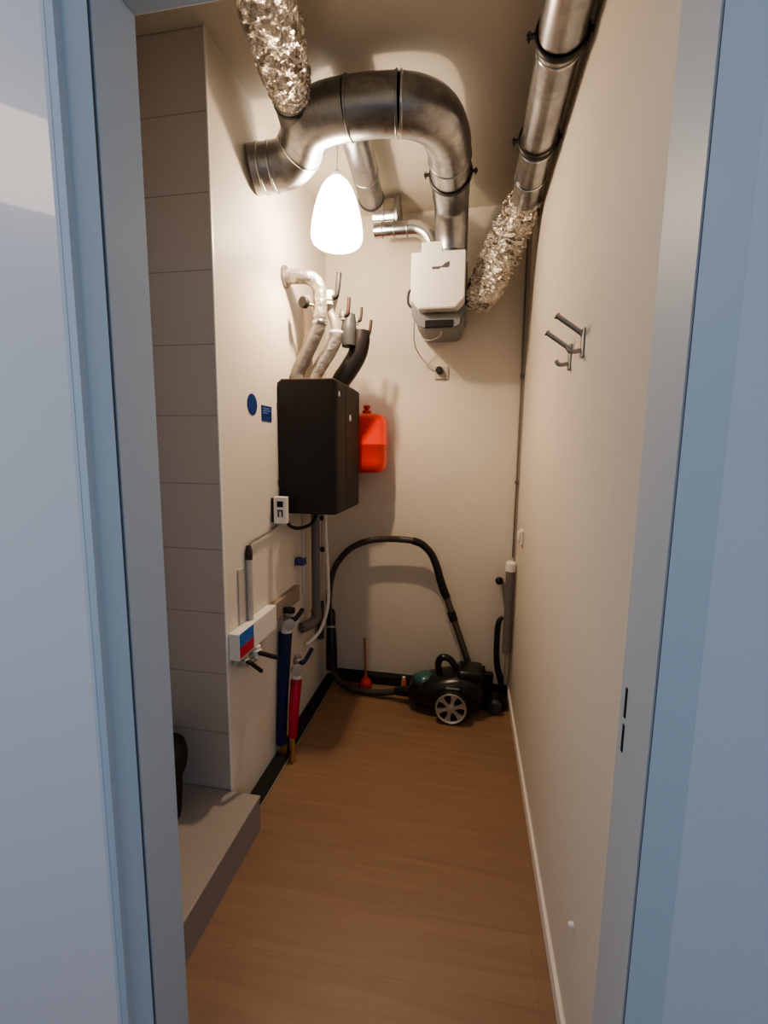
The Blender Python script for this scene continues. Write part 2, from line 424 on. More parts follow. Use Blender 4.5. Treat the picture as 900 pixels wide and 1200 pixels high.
foil_duct('foil_flex_duct', 'crinkled foil duct curving from the right-hand duct down to the white unit',
          [(.203, 2.235, 2.530), (.192, 2.300, 2.518), (.160, 2.365, 2.462), (.122, 2.41, 2.390), (.090, 2.42, 2.310), (.055, 2.42, 2.235), (.020, 2.41, 2.165), (.008, 2.41, 2.125)], [.064, .080, .088, .090, .088, .084, .074, .060], .17)

# small ducts beyond the lamp
sd = thing('ventilation_duct', 'narrow galvanised duct behind the lamp running to the back wall', 'duct', (-.48, 1.9, 2.6))
obj('duct_section', tube([(-.462, 1.72, 2.620), (-.492, 2.26, 2.590)], .056, 32), 'steel', sd, True)
obj('joint_ring', ring_at(bmesh.new(), (-.492, 2.25, 2.590), (-.07, 1, 0), .057, .003, .006), 'darkmetal', sd, True)
obj('joint_ring', ring_at(bmesh.new(), (-.481, 2.08, 2.600), (-.07, 1, 0), .056, .003, .004), 'steel', sd, True)
ss = thing('duct_silencer', 'short wide galvanised duct piece with end flange left of the white unit', 'duct', (-.46, 2.42, 2.56))
obj('duct_section', tube([(-.515, 2.46, 2.605), (-.405, 2.46, 2.605)], .078, 32), 'bright', ss, True)
obj('joint_ring', ring_at(bmesh.new(), (-.46, 2.46, 2.605), (1, 0, 0), .079, .003, .004), 'steel', ss, True)
obj('flange', lathe(bmesh.new(), [(0, 0), (.086, 0), (.092, .004), (.092, .016), (.084, .020), (0, .020)], (-.406, 2.46, 2.605), (1, 0, 0)), 'steel', ss, True)
se = thing('elbow_duct', 'small galvanised pipe with elbow leading into the white unit from the left', 'duct', (-.4, 2.42, 2.5))
obj('duct_section', tube([(-.50, 2.38, 2.505), (-.335, 2.38, 2.505)], .036, 28), 'bright', se, True)
obj('duct_elbow', tube([(-.335, 2.38, 2.505), (-.29, 2.38, 2.502), (-.245, 2.38, 2.478), (-.215, 2.38, 2.435), (-.205, 2.38, 2.398)], .036, 28, 5), 'bright', se, True)
for x in (-.46, -.40, -.337): obj('joint_ring', ring_at(bmesh.new(), (x, 2.38, 2.505), (1, 0, 0), .0365, .003, .004), 'steel', se, True)

# ------------------------------------------------------------ ventilation unit
VY = 2.28
vu = thing('ventilation_unit', 'white boxy ventilation unit with dark underside high on the back wall', 'ventilation unit', (-.17, 2.45, 2.02))
front = [(-.302, 2.352), (-.302, 2.142), (-.262, 2.098), (-.088, 2.098), (-.047, 2.142), (-.047, 2.352)]
obj('front_cover', prism(bmesh.new(), front, (VY, VY+.10), 'y', .004), 'whiteplastic', vu)
bm = bmesh.new(); prism(bm, [(-.310, 2.345), (-.310, 2.10), (-.275, 2.055), (-.075, 2.055), (-.040, 2.10), (-.040, 2.345)], (VY+.10, D-.002), 'y', .006)
obj('housing', bm, 'greyplastic', vu)
bm = bmesh.new(); prism(bm, [(-.285, 2.090), (-.272, 2.030), (-.250, 2.018), (-.085, 2.018), (-.063, 2.030), (-.050, 2.090)], (VY+.055, D-.02), 'y', .008)
obj('base_tray', bm, 'greyplastic', vu)
obj('intake_grille', bx((-.235, VY+.048, 2.024), (-.10, VY+.06, 2.058), .003), 'dark', vu)
obj('duct_port', bx((-.258, 2.31, 2.353), (-.158, 2.42, 2.408), .004), 'whiteplastic', vu)
obj('side_handle', tube([(-.309, VY+.13, 2.235), (-.328, VY+.13, 2.215), (-.330, VY+.13, 2.165), (-.309, VY+.13, 2.14)], .006, 10, 4), 'rubber', vu, True)
b = bmesh.new(); box(b, (-.203, VY-.0015, 2.278), (-.125, VY+.002, 2.284)); box(b, (-.203, VY-.0015, 2.272), (-.165, VY+.002, 2.278)); prism(b, [(-.158, 2.284), (-.122, 2.284), (-.122, 2.304), (-.140, 2.298)], (VY-.0015, VY+.002), 'y')
obj('logo_print', b, 'label', vu)
so = thing('wall_socket', 'small white wall socket with dark plug on the back wall below the white unit', 'socket', (-.168, D, 1.855))
obj('plate', bx((-.204, D-.012, 1.822), (-.128, D, 1.890), .004), 'paleplastic', so)
obj('plug', lathe(bmesh.new(), [(0, -.02), (.016, -.018), (.020, 0), (.020, .03), (0, .03)], (-.178, D-.036, 1.868), (0, 1, 0), 20), 'rubber', so, True)
tag(obj('power_cord', tube([(-.300, 2.42, 2.075), (-.305, 2.50, 1.99), (-.275, 2.58, 1.93), (-.225, 2.60, 1.89), (-.180, 2.600, 1.872)], .0035, 8, 8), 'paleplastic', None, True),
    'thin cord sagging from the white unit to the wall socket', 'cord')
tag(obj('control_cable', tube([(-.290, 2.40, 2.07), (-.262, 2.42, 2.00), (-.215, 2.42, 1.985), (-.165, 2.40, 2.00), (-.158, 2.38, 2.022)], .0022, 8, 8), 'whiteplastic', None, True),
    'fine looped cable hanging under the white unit', 'cable')

# ------------------------------------------------------------ black heat unit, red vessel
bu = thing('heat_interface_unit', 'tall black boxy heating unit mounted on the left wall', 'heating unit', (-.7, 2.15, 1.14))
bm = bmesh.new()
x0, x1, y0, y1, z0, z1 = XL+.001, -.568, 1.930, 2.375, 1.138, 1.722
prism(bm, [(x0, y0), (x1-.012, y0), (x1, y0+.014), (x1, y1-.02), (x1-.02, y1), (x0, y1)], (z0, z1), 'z', .006)
obj('casing', bm, 'casing', bu)
obj('casing_seam', bx((x1-.004, y0+.16, z0+.006), (x1+.0008, y0+.162, z1-.006)), 'dark', bu)
obj('top_edge', bx((x0+.01, y0+.012, z1-.001), (x1-.016, y1-.03, z1+.010), .004), 'casingtop', bu)
for y, z, w, h in ((1.975, 1.668, .022, .040), (2.165, 1.578, .032, .036)):
    obj('sticker', lathe(bmesh.new(), [(0, 0), (w/2, 0), (w/2, .002), (0, .002)], (x1-.0005, y, z), (1, 0, 0), 20), 'white', bu)
for z in (1.60, 1.26):
    obj('side_latch', bx((XL+.001, y0-.004, z), (XL+.012, y0+.004, z+.03), .002), 'darkmetal', bu)
rv = thing('expansion_vessel', 'bright red expansion vessel showing beyond the black heating unit', 'expansion vessel', (-.58, 2.5, 1.3))
b = bmesh.new(); N = 32
def sup(cx, cy, rx, ry, z, n=3.2):
    ps = []
    for k in range(N):
        t = 2*math.pi*k/N; c_, s_ = math.cos(t), math.sin(t)
        ps.append(b.verts.new((cx+rx*math.copysign(abs(c_)**(2/n), c_), cy+ry*math.copysign(abs(s_)**(2/n), s_), z)))
    return ps
rings = [sup(-.595, 2.515, .145*f, .105*f, z) for f, z in ((.55, 1.300), (.85, 1.306), (.96, 1.325), (1, 1.36), (1, 1.448), (1.02, 1.452), (1.02, 1.462), (1, 1.466), (1, 1.56), (.96, 1.598), (.85, 1.618), (.55, 1.625))]
for A, B in zip(rings, rings[1:]):
    for k in range(N): b.faces.new((A[k], A[(k+1)%N], B[(k+1)%N], B[k]))
b.faces.new(rings[0][::-1]); b.faces.new(rings[-1])
obj('vessel_body', b, 'red', rv, True, 50)
obj('filling_valve', lathe(bmesh.new(), [(0, 0), (.024, 0), (.024, .016), (.013, .020), (.013, .028), (.019, .030), (.019, .044), (0, .046)], (-.552, 2.46, 1.620), (0, 0, 1), 16), 'redrubber', rv, True)
# pipes above the black unit
def spt(*a): return [V(p) for p in a]
hp = thing('insulated_pipe', 'silvery wrapped pipe leaving the left wall and bending down to the black unit', 'pipe', (-.75, 2.05, 2.2))
obj('wall_pipe', tube([(XL, 2.04, 2.188), (-.775, 2.05, 2.190), (-.730, 2.065, 2.188), (-.700, 2.08, 2.165), (-.690, 2.09, 2.120), (-.692, 2.09, 2.02)], .032, 24, 6), 'ins_pale', hp, True)
obj('wall_rosette', lathe(bmesh.new(), [(0, 0), (.048, 0), (.046, .01), (.034, .012), (0, .012)], (XL+.0005, 2.04, 2.188), (1, 0, 0)), 'ins_grey', hp, True)
obj('lower_pipe', tube([(-.692, 2.09, 2.02), (-.697, 2.09, 1.985), (-.722, 2.09, 1.93), (-.765, 2.09, 1.85), (-.80, 2.09, 1.78), (-.801, 2.09, 1.733)], .032, 24, 6), 'ins_grey', hp, True)
obj('end_band', ring_at(bmesh.new(), (-.693, 2.09, 2.000), (0, 0, 1), .033, .004, .008), 'bright', hp, True)
p2 = thing('insulated_pipe', 'pale grey wrapped pipe rising from the middle of the black unit', 'pipe', (-.7, 2.1, 1.73))
obj('pipe_jacket', tube([(-.628, 2.14, 1.965), (-.632, 2.14, 1.94), (-.660, 2.14, 1.885), (-.705, 2.14, 1.82), (-.738, 2.14, 1.765), (-.740, 2.14, 1.733)], .032, 24, 6), 'ins_pale', p2, True)
obj('end_band', ring_at(bmesh.new(), (-.628, 2.14, 1.966), (0, 0, 1), .028, .005, .008), 'whiteplastic', p2, True)
obj('bare_pipe', tube([(-.628, 2.14, 1.96), (-.640, 2.14, 2.02), (-.655, 2.14, 2.06), (-.640, 2.14, 2.12)], .020, 16, 4), 'silver', p2, True)
p3 = thing('insulated_pipe', 'black jacketed pipe rising from the right side of the black unit', 'pipe', (-.6, 2.25, 1.73))
obj('pipe_jacket', tube([(-.540, 2.26, 2.00), (-.542, 2.26, 1.95), (-.560, 2.26, 1.885), (-.600, 2.26, 1.82), (-.640, 2.26, 1.765), (-.642, 2.26, 1.733)], [.043, .046, .047, .047, .046, .044], 24, 6), 'ins_black', p3, True)
obj('grey_sleeve', tube([(-.585, 2.22, 2.07), (-.590, 2.22, 2.00), (-.588, 2.215, 1.92)], [.026, .038, .034], 20, 4), 'vacgrey', p3, True)
tag(obj('insulated_pipe', tube([(-.800, 2.20, 2.15), (-.792, 2.20, 2.08), (-.780, 2.20, 1.98), (-.793, 2.20, 1.90), (-.793, 2.20, 1.734)], .026, 20, 6), 'ins_pink', None, True),
    'beige wrapped pipe against the wall behind the silvery one', 'pipe')
def valve(c, ld, label, body='silver', lv='lever', s=1., group=None):
    t = thing('shutoff_valve', label, 'valve', c, group); c = V(c)
    b = bmesh.new(); lathe(b, [(0, -.022*s), (.014*s, -.022*s), (.014*s, -.012*s), (.018*s, -.008*s), (.018*s, .008*s), (.014*s, .012*s), (.014*s, .022*s), (0, .022*s)], c, (0, 0, 1), 16)
    obj('valve_body', b, body, t, True)
    b = bmesh.new(); e = V(ld).normalized()
    pts = [c+V((.012, -.006, 0))*s, c+V((.026, -.010, 0))*s, c+V((.030, -.012, 0))*s+e*.025*s, c+V((.030, -.012, 0))*s+e*.075*s]
    sweep(b, catmull(pts, 4), .0085*s, 10); obj('lever', b, lv, t, True); return t
G = 'lever valves above the black unit'
valve((-.655, 2.12, 2.115), (.1, 0, 1), 'large valve with thick black lever at the top of the pipe cluster', 'whiteplastic', 'rubber', 1.35)
valve((-.615, 2.20, 2.060), (.06, 0, 1), 'valve with upright brown lever, leftmost of the three thin levers', group=G)
valve((-.560, 2.25, 2.045), (.08, 0, 1), 'valve with short brown lever, middle of the three thin levers', s=.8, group=G)
valve((-.530, 2.30, 1.990), (.12, 0, 1), 'valve with hooked brown lever, rightmost beside the black jacketed pipe', s=.9, group=G)
th_ = thing('pressure_gauge', 'small round black gauge beside the silvery wrapped pipe', 'gauge', (-.745, 2.05, 2.09))
obj('gauge_case', lathe(bmesh.new(), [(0, 0), (.022, 0), (.024, .004), (.024, .024), (0, .026)], (-.755, 2.035, 2.078), (.3, 1, 0), 24), 'rubber', th_, True)
obj('gauge_stem', tube([(-.751, 2.058, 2.075), (-.715, 2.075, 2.072)], .007, 10), 'brass', th_, True)

# ------------------------------------------------------------ left wall fittings
sg = thing('round_sign', 'round dark blue sign stuck on the left wall', 'sign', (XL, 1.69, 1.596))
obj('sign_disc', lathe(bmesh.new(), [(0, 0), (.041, 0), (.041, .002), (0, .002)], (XL, 1.692, 1.597), (1, 0, 0), 40), 'signblue', sg)
sq = thing('rectangular_sign', 'small blue rectangular sign with white lines beside the black unit', 'sign', (XL, 1.82, 1.573))
obj('sign_plate', bx((XL, 1.772, 1.540), (XL+.002, 1.868, 1.603)), 'signblue', sq)
b = bmesh.new()
for z, w in ((1.590, .06), (1.581, .07), (1.572, .045)): box(b, (XL+.002, 1.785, z), (XL+.0026, 1.785+w, z+.0035))
obj('printed_lines', b, mat('pale_blue_print', (.15, .25, .50), .5), sq)

tt = thing('thermostat', 'small white control box with dark display at the black unit lower left corner', 'thermostat', (-.8, 1.88, 1.16))
obj('back_box', bx((XL+.001, 1.845, 1.108), (-.818, 1.935, 1.215), .003), 'rubber', tt)
obj('front_cover', bx((-.822, 1.835, 1.105), (-.764, 1.865, 1.222), .003), 'whiteplastic', tt)
obj('display', bx((-.805, 1.833, 1.178), (-.778, 1.836, 1.203)), 'dark', tt)
b = bmesh.new(); box(b, (-.803, 1.833, 1.135), (-.796, 1.836, 1.165)); box(b, (-.786, 1.833, 1.135), (-.779, 1.836, 1.165)); box(b, (-.803, 1.833, 1.160), (-.779, 1.836, 1.166))
obj('buttons', b, 'label', tt)
tag(obj('black_cable', tube([(-.790, 1.90, 1.118), (-.785, 1.93, 1.080), (-.765, 2.0, 1.060), (-.73, 2.07, 1.075), (-.71, 2.10, 1.137)], .008, 10, 8), 'rubber', None, True), 'black cable looping from the white control box under the black unit', 'cable')
tag(obj('thin_cable', tube([(-.815, 1.90, 1.108), (-.827, 1.86, 1.085), (-.829, 1.75, 1.070), (-.829, 1.64, 1.062), (-.829, 1.615, 1.045)], .0045, 8, 8), 'pvc', None, True), 'thin cable running from the control box to the vertical conduit', 'cable')
cd = thing('conduit_pipe', 'grey vertical conduit on the left wall rising from the white ledge box', 'conduit', (-.82, 1.6, .76))
obj('conduit', tube([(-.824, 1.605, .758), (-.824, 1.605, 1.00)], .012, 16), 'paleplastic', cd, True)
obj('conduit_fitting', tube([(-.824, 1.605, 1.00), (-.824, 1.605, 1.035), (-.826, 1.608, 1.055)], [.013, .014, .008], 16), 'lever', cd, True)
obj('pale_conduit', bx((XL+.001, 1.535, .758), (-.832, 1.578, .975), .002), 'paleplastic', cd)

mb = thing('pipe_cover_box', 'white wall ledge box with a blue and red sticker above the small valves', 'box', (-.82, 1.6, .66))
obj('cover', bx((XL+.001, YC+.014, .655), (-.795, 1.785, .757), .002), 'whiteplastic', mb)
obj('blue_red_sticker', bx((-.7955, YC+.018, .662), (-.7935, 1.568, .755)), 'bluered', mb)
obj('shadow_ledge', bx((XL+.001, 1.785, .675), (-.808, 2.10, .752), .002), 'ledge_shade', mb)  # added block, toned to stand in for a shadow on the wall
G = 'small valves under the ledge box'
valve((-.803, 1.51, .632), (.25, .5, -.6), 'small valve with black lever just under the blue and red sticker', 'silver', 'rubber', .95, group=G)
valve((-.800, 1.60, .628), (.3, .7, -.45), 'white bodied valve with long black lever right of the sticker', 'whiteplastic', 'rubber', 1.1, group=G)
tag(obj('valve_manifold', tube([(-.822, 1.47, .640), (-.815, 1.53, .615), (-.808, 1.60, .600), (-.818, 1.68, .640), (-.826, 1.74, .668)], .011, 12, 6), 'silver', None, True), 'grey metal manifold pipe joining the two small valves', 'pipe')

bp_ = thing('cold_supply_pipe', 'dark blue jacketed vertical pipe with a valve on the lower left wall', 'pipe', (-.8, 1.87, 0))
obj('pipe_jacket', tube([(-.812, 1.850, .06), (-.811, 1.875, .30), (-.806, 1.905, .585)], [.023, .025, .031], 24, 4), 'blue', bp_, True)
obj('pipe_foot', tube([(-.806, 1.850, .015), (-.806, 1.850, .062)], .020, 20), 'brass', bp_, True)
obj('pipe_end', tube([(-.802, 1.905, .583), (-.802, 1.905, .620)], [.026, .020], 20), 'whiteplastic', bp_, True)
valve((-.800, 1.925, .646), (.0, 1, .15), 'black levered valve topping the dark blue pipe', 'silver', 'rubber', 1.3)
obj('valve_cap', lathe(bmesh.new(), [(0, 0), (.026, 0), (.030, .006), (.028, .026), (0, .030)], (-.79, 1.905, .678), (0, .3, 1), 24), 'rubber', bp_, True)
obj('gauge', lathe(bmesh.new(), [(0, 0), (.024, 0), (.027, .004), (.027, .02), (0, .022)], (-.785, 1.895, .632), (.5, -.85, 0), 24), 'silver', bp_, True)
rp_ = thing('hot_supply_pipe', 'red jacketed vertical pipe just right of the dark blue one', 'pipe', (-.8, 1.97, 0))
obj('pipe_jacket', tube([(-.746, 1.822, .12), (-.750, 1.855, .235), (-.756, 1.905, .358)], [.020, .024, .026], 24, 4), 'redpipe', rp_, True)
obj('pipe_foot', tube([(-.746, 1.818, .001), (-.746, 1.822, .122)], .013, 16), 'brass', rp_, True)
obj('gauge', lathe(bmesh.new(), [(0, 0), (.024, 0), (.027, .004), (.027, .02), (0, .022)], (-.750, 1.895, .415), (.5, -.85, 0), 24), 'silver', rp_, True)
obj('pipe_end', tube([(-.756, 1.905, .356), (-.758, 1.915, .400)], [.022, .018], 16), 'whiteplastic', rp_, True)
valve((-.760, 1.935, .435), (.1, .9, .35), 'valve with dark blue cap topping the red pipe', 'silver', 'blue', 1.2)

dp = thing('drain_pipe', 'thick grey drain pipe coming down from under the black unit', 'pipe', (-.77, 2.25, .5))
obj('pipe', tube([(-.775, 2.25, 1.137), (-.775, 2.25, .56)], .023, 24), 'pvc', dp, True)
obj('trap_elbow', tube([(-.775, 2.25, .575), (-.775, 2.25, .535), (-.785, 2.22, .515), (-.80, 2.17, .512), (XL+.02, 2.14, .512)], .028, 20, 5), 'pvc', dp, True)
obj('drain_funnel', lathe(bmesh.new(), [(0, 0), (.028, 0), (.036, .02), (.036, .04), (0, .04)], (-.775, 2.25, 1.095), (0, 0, 1), 24), 'rubber', dp, True)
tag(obj('white_drain_hose', tube([(-.760, 2.36, 1.137), (-.758, 2.37, .95), (-.752, 2.39, .70), (-.754, 2.385, .55), (-.775, 2.34, .44), (-.800, 2.27, .40), (-.826, 2.22, .385)], .010, 12, 8), 'whiteplastic', None, True), 'white hose curving down beside the thick grey drain pipe', 'hose')
tag(obj('copper_line', tube([(-.80, 2.13, 1.137), (-.80, 2.13, .70)], .007, 10), 'paleplastic', None, True), 'thin pale pipe left of the thick grey drain pipe', 'pipe')
tag(obj('pipe_clip', bx((XL+.001, 2.105, .85), (-.789, 2.150, .885), .003), 'purple'), 'small dark purple clip on the thin pale pipe', 'clip')
tag(obj('condensate_pipe', tube([(-.80, 2.44, 1.28), (-.80, 2.44, .60)], .008, 10), 'paleplastic', None, True), 'thin pipe with fittings right of the white hose', 'pipe')
G = 'fittings on the thin right-hand pipe'
for z in (1.03, .85):
    tag(obj('pipe_fitting', lathe(bmesh.new(), [(0, 0), (.012, 0), (.016, .006), (.016, .022), (.012, .028), (0, .028)], (-.80, 2.44, z), (0, 0, 1), 12), 'lever', None, True),
        'dark fitting on the thin pipe, '+('upper' if z > 1 else 'lower')+' of the two', 'fitting', G)
tag(obj('purple_sleeve', tube([(-.808, 2.42, .34), (-.808, 2.42, .56)], .020, 16), 'vacgrey', None, True), 'dark sleeve pipe low in the left corner', 'pipe')

# ------------------------------------------------------------ vacuum cleaner
vc = thing('vacuum_cleaner', 'black canister vacuum cleaner with silver spoked wheels and arched hose', 'vacuum cleaner', (-.08, 2.38, 0))
b = bmesh.new(); N = 28
def sec(x, zc, hz, yc, hy, n=2.8):
    ps = []
    for k in range(N):
        t = 2*math.pi*k/N; c_, s_ = math.cos(t), math.sin(t)
        ps.append(b.verts.new((x, yc+hy*math.copysign(abs(c_)**(2/n), c_), zc+hz*math.copysign(abs(s_)**(2/n), s_))))
    return ps
rs = [sec(*q) for q in ((-.285, .085, .030, 2.42, .05), (-.275, .088, .050, 2.42, .078), (-.24, .095, .062, 2.415, .098), (-.18, .110, .078, 2.41, .110), (-.10, .125, .093, 2.405, .115), (-.02, .132, .102, 2.405, .115), (.05, .130, .100, 2.405, .112), (.095, .120, .085, 2.41, .10), (.115, .115, .055, 2.41, .07))]
for A, B in zip(rs, rs[1:]):
    for k in range(N): b.faces.new((A[k], A[(k+1)%N], B[(k+1)%N], B[k]))
b.faces.new(rs[0][::-1]); b.faces.new(rs[-1]); obj('body', b, 'vac', vc, True, 60)
b = bmesh.new(); lathe(b, [(.056, .0), (.054, .012), (.045, .022), (.027, .030), (0, .033)], (-.200, 2.40, .168), (-.10, -.16, 1), 32); obj('dust_dome', b, 'teal', vc, True, 80)
b = bmesh.new(); lathe(b, [(0, 0), (.070, 0), (.070, .010), (.060, .014), (0, .014)], (-.200, 2.40, .158), (-.10, -.16, 1), 32); obj('dome_rim', b, 'vac', vc, True)
obj('carry_handle', tube([(-.115, 2.40, .200), (-.125, 2.40, .262), (-.105, 2.40, .300), (-.060, 2.40, .292), (-.01, 2.40, .225)], [.017, .018, .019, .018, .016], 14, 6), 'vac', vc, True)
obj('rear_hood', bx((-.02, 2.33, .205), (.12, 2.48, .262), .022, 4), 'vac', vc, True)
obj('trim_badge', bx((-.075, 2.287, .178), (-.005, 2.294, .186), .002), 'silver', vc)
def wheel(c, R, w, s, nsp=6):
    b = bmesh.new(); lathe(b, [(R-.022, -w/2), (R-.006, -w/2), (R, -w/4), (R, w/4), (R-.006, w/2), (R-.022, w/2), (R-.022, -w/2)], c, (0, 1, 0), 48)
    lathe(b, [(0, -w/2+.016), (R-.021, -w/2+.016), (R-.021, w/2), (0, w/2)], c, (0, 1, 0), 40)
    t = obj('wheel', b, 'vac', vc, True)
    b = bmesh.new(); yf = c[1]+s*(w/2+.001)
    lathe(b, [(R-.021, 0), (R-.012, -.006), (R-.010, 0), (R-.021, .004), (R-.021, 0)], (c[0], yf, c[2]), (0, -s, 0), 48)
    lathe(b, [(0, .004), (.018, .004), (.022, 0), (.022, -.006), (0, -.010)], (c[0], yf, c[2]), (0, -s, 0), 24)
    for i in range(nsp):
        a = 2*math.pi*i/nsp+.3
        u = V((math.cos(a), 0, math.sin(a))); v = V((-math.sin(a), 0, math.cos(a))); o = V((c[0], yf, c[2]))
        q = []
        for dr, hw in ((.016, .010), (R*.5, .009), (R-.016, .021)):
            q.append((o+u*dr+v*hw, o+u*dr-v*hw))
        for (p0, p1), (p2_, p3_) in zip(q, q[1:]):
            f = [b.verts.new(p) for p in (p0, p1, p3_, p2_)]
            g = [b.verts.new(p+V((0, -s*.012, 0))) for p in (p0, p1, p3_, p2_)]
            b.faces.new(f); b.faces.new(g[::-1])
            for k in range(4): b.faces.new((f[k], f[(k+1)%4], g[(k+1)%4], g[k]))
    h = obj('hubcap', b, 'silver', t, False); h.parent = t; h.matrix_parent_inverse = Matrix.Identity(4)
    return t
wheel((-.045, 2.272, .092), .092, .040, -1)
wheel((-.045, 2.540, .092), .092, .040, 1)
obj('front_castor', lathe(bmesh.new(), [(0, -.012), (.022, -.012), (.024, -.008), (.024, .008), (.022, .012), (0, .012)], (-.235, 2.41, .024), (0, 1, 0), 24), 'vacgrey', vc, True)
obj('hose_port', tube([(-.27, 2.41, .075), (-.315, 2.415, .070), (-.36, 2.425, .062)], [.030, .028, .024], 20), 'vac', vc, True)
# ribbed hose
hp_ = catmull([(-.35, 2.425, .064), (-.40, 2.432, .046), (-.47, 2.44, .030), (-.56, 2.45, .024), (-.64, 2.455, .030), (-.70, 2.455, .060), (-.738, 2.45, .12), (-.752, 2.45, .20)], 14)
b = bmesh.new(); sweep(b, hp_, .0195, 14, True, lambda i, k: 1.0 if i % 2 else .86); obj('hose', b, 'hosem', vc, True)
U2 = [(-0.7879, 2.54, 0.4141), (-0.7962, 2.54, 0.5282), (-0.7827, 2.54, 0.6526), (-0.7485, 2.54, 0.7511), (-0.6842, 2.54, 0.834), (-0.622, 2.54, 0.8776), (-0.5391, 2.54, 0.9087), (-0.4562, 2.54, 0.9201), (-0.3732, 2.54, 0.9221), (-0.2851, 2.54, 0.9169)]
b = bmesh.new(); sweep(b, catmull(U2, 14), .0195, 14, True, lambda i, k: 1.0 if i % 2 else .88); obj('hose', b, 'hosem', vc, True)
obj('hose_cuff', tube([(-.753, 2.455, .14), (-.758, 2.47, .27), (-.770, 2.50, .385), (-.784, 2.53, .445), (-.788, 2.54, .475)], [.034, .033, .027, .031, .024], 20, 5), 'vac', vc, True)
obj('cuff_ring', ring_at(bmesh.new(), (-.771, 2.50, .385), (0, .2, 1), .030, .003, .006), 'silver', vc, True)
obj('hand_grip', tube([(-0.2955, 2.54, 0.918), (-0.2436, 2.54, 0.8993), (-0.1918, 2.54, 0.8496), (-0.1576, 2.54, 0.777), (-0.1348, 2.54, 0.6992), (-0.1089, 2.54, 0.6267), (-0.0933, 2.54, 0.5956)], [.022, .021, .021, .022, .023, .024, .022], 16, 6), 'vac', vc, True)
obj('wand', tube([(-.0985, 2.54, .606), (.080, 2.505, .12)], .0185, 18), 'wand', vc, True)
obj('wand_slider', tube([(-.0694, 2.534, .52), (-.050, 2.530, .467)], .024, 16), 'vac', vc, True)
b = bmesh.new()
prism(b, [(.005, 2.40), (.02, 2.53), (.25, 2.56), (.262, 2.50), (.25, 2.43), (.10, 2.43)], (.012, .055), 'z', .008)
obj('floor_nozzle', b, 'vac', vc)
obj('nozzle_joint', tube([(.065, 2.488, .135), (.085, 2.49, .09), (.12, 2.485, .052)], [.026, .030, .026], 16), 'vac', vc, True)
wheel_ = lathe(bmesh.new(), [(0, -.02), (.030, -.02), (.038, -.012), (.040, 0), (.038, .014), (.028, .02), (0, .02)], (.187, 2.405, .041), (.25, 1, 0), 32)
obj('nozzle_wheel', wheel_, mat('slate_rubber', (.045, .055, .065), .5), vc, True)
ac = thing('folded_mop_head', 'jumble of black cleaning attachment heads behind the vacuum nozzle', 'attachment', (.15, 2.56, .06))
obj('brush_block', bx((.075, 2.545, .060), (.185, 2.582, .16), .010, 3), 'rubber', ac)
obj('upright_neck', tube([(.125, 2.56, .15), (.118, 2.565, .19)], .017, 12), 'rubber', ac, True)
obj('tip', lathe(bmesh.new(), [(0, 0), (.006, 0), (.006, .014), (0, .016)], (.118, 2.565, .189), (0, 0, 1), 10), 'white', ac)

# ------------------------------------------------------------ plunger, small bottle
pg = thing('sink_plunger', 'small plunger with red rubber cup and thin wooden handle by the back wall', 'plunger', (-.55, 2.53, 0))
obj('rubber_cup', lathe(bmesh.new(), [(.034, 0), (.038, .004), (.040, .018), (.034, .040), (.022, .054), (.012, .062), (.010, .072), (0, .072)], (-.565, 2.54, 0), (0, 0, 1), 28), 'redrubber', pg, True)
obj('handle', tube([(-.565, 2.54, .07), (-.570, 2.545, .18), (-.576, 2.553, .305)], .0075, 12), 'wood', pg, True)
sb = thing('small_bottle', 'tiny amber and white bottle standing left of the vacuum cleaner', 'bottle', (-.36, 2.53, 0))
obj('bottle_body', lathe(bmesh.new(), [(0, 0), (.016, 0), (.018, .004), (.018, .05), (.010, .062), (0, .062)], (-.335, 2.565, 0), (0, 0, 1), 20), 'amber', sb, True)
obj('cap', lathe(bmesh.new(), [(0, 0), (.010, 0), (.010, .016), (0, .018)], (-.335, 2.565, .062), (0, 0, 1), 16), 'whiteplastic', sb, True)

# ------------------------------------------------------------ right back corner
sp = thing('standpipe', 'dark grey drain standpipe with white cap in the back right corner', 'pipe', (.25, 2.58, .2))
obj('pipe', tube([(.250, 2.545, .775), (.250, 2.535, .30)], .025, 24), 'pvc', sp, True)
obj('white_cap', lathe(bmesh.new(), [(0, 0), (.029, 0), (.030, .010), (.028, .045), (.018, .055), (0, .057)], (.250, 2.546, .772), (0, 0, 1), 24), 'whiteplastic', sp, True)
obj('lower_pipe', tube([(.252, 2.53, .32), (.253, 2.53, .16)], .013, 16), 'silver', sp, True)
tp = thing('water_tap', 'wall tap with round black knob left of the grey standpipe', 'tap', (.2, 2.6, .67))
obj('tap_body', tube([(.245, 2.575, .690), (.225, 2.600, .690), (.212, D-.012, .690)], .010, 12, 4), 'silver', tp, True)
obj('spout', tube([(.200, 2.585, .680), (.215, 2.570, .62), (.226, 2.560, .56)], .007, 12, 4), 'silver', tp, True)
obj('wall_flange', lathe(bmesh.new(), [(0, 0), (.022, 0), (.020, .012), (0, .012)], (.205, D-.0125, .690), (0, 1, 0), 20), 'silver', tp, True)
obj('knob', lathe(bmesh.new(), [(0, -.014), (.014, -.014), (.021, -.006), (.021, .010), (.012, .018), (0, .018)], (.195, 2.590, .700), (0, 1, 0), 20), 'rubber', tp, True)
obj('knob_stem', tube([(.195, 2.60, .700), (.205, D-.008, .690)], .008, 12), 'silver', tp, True)
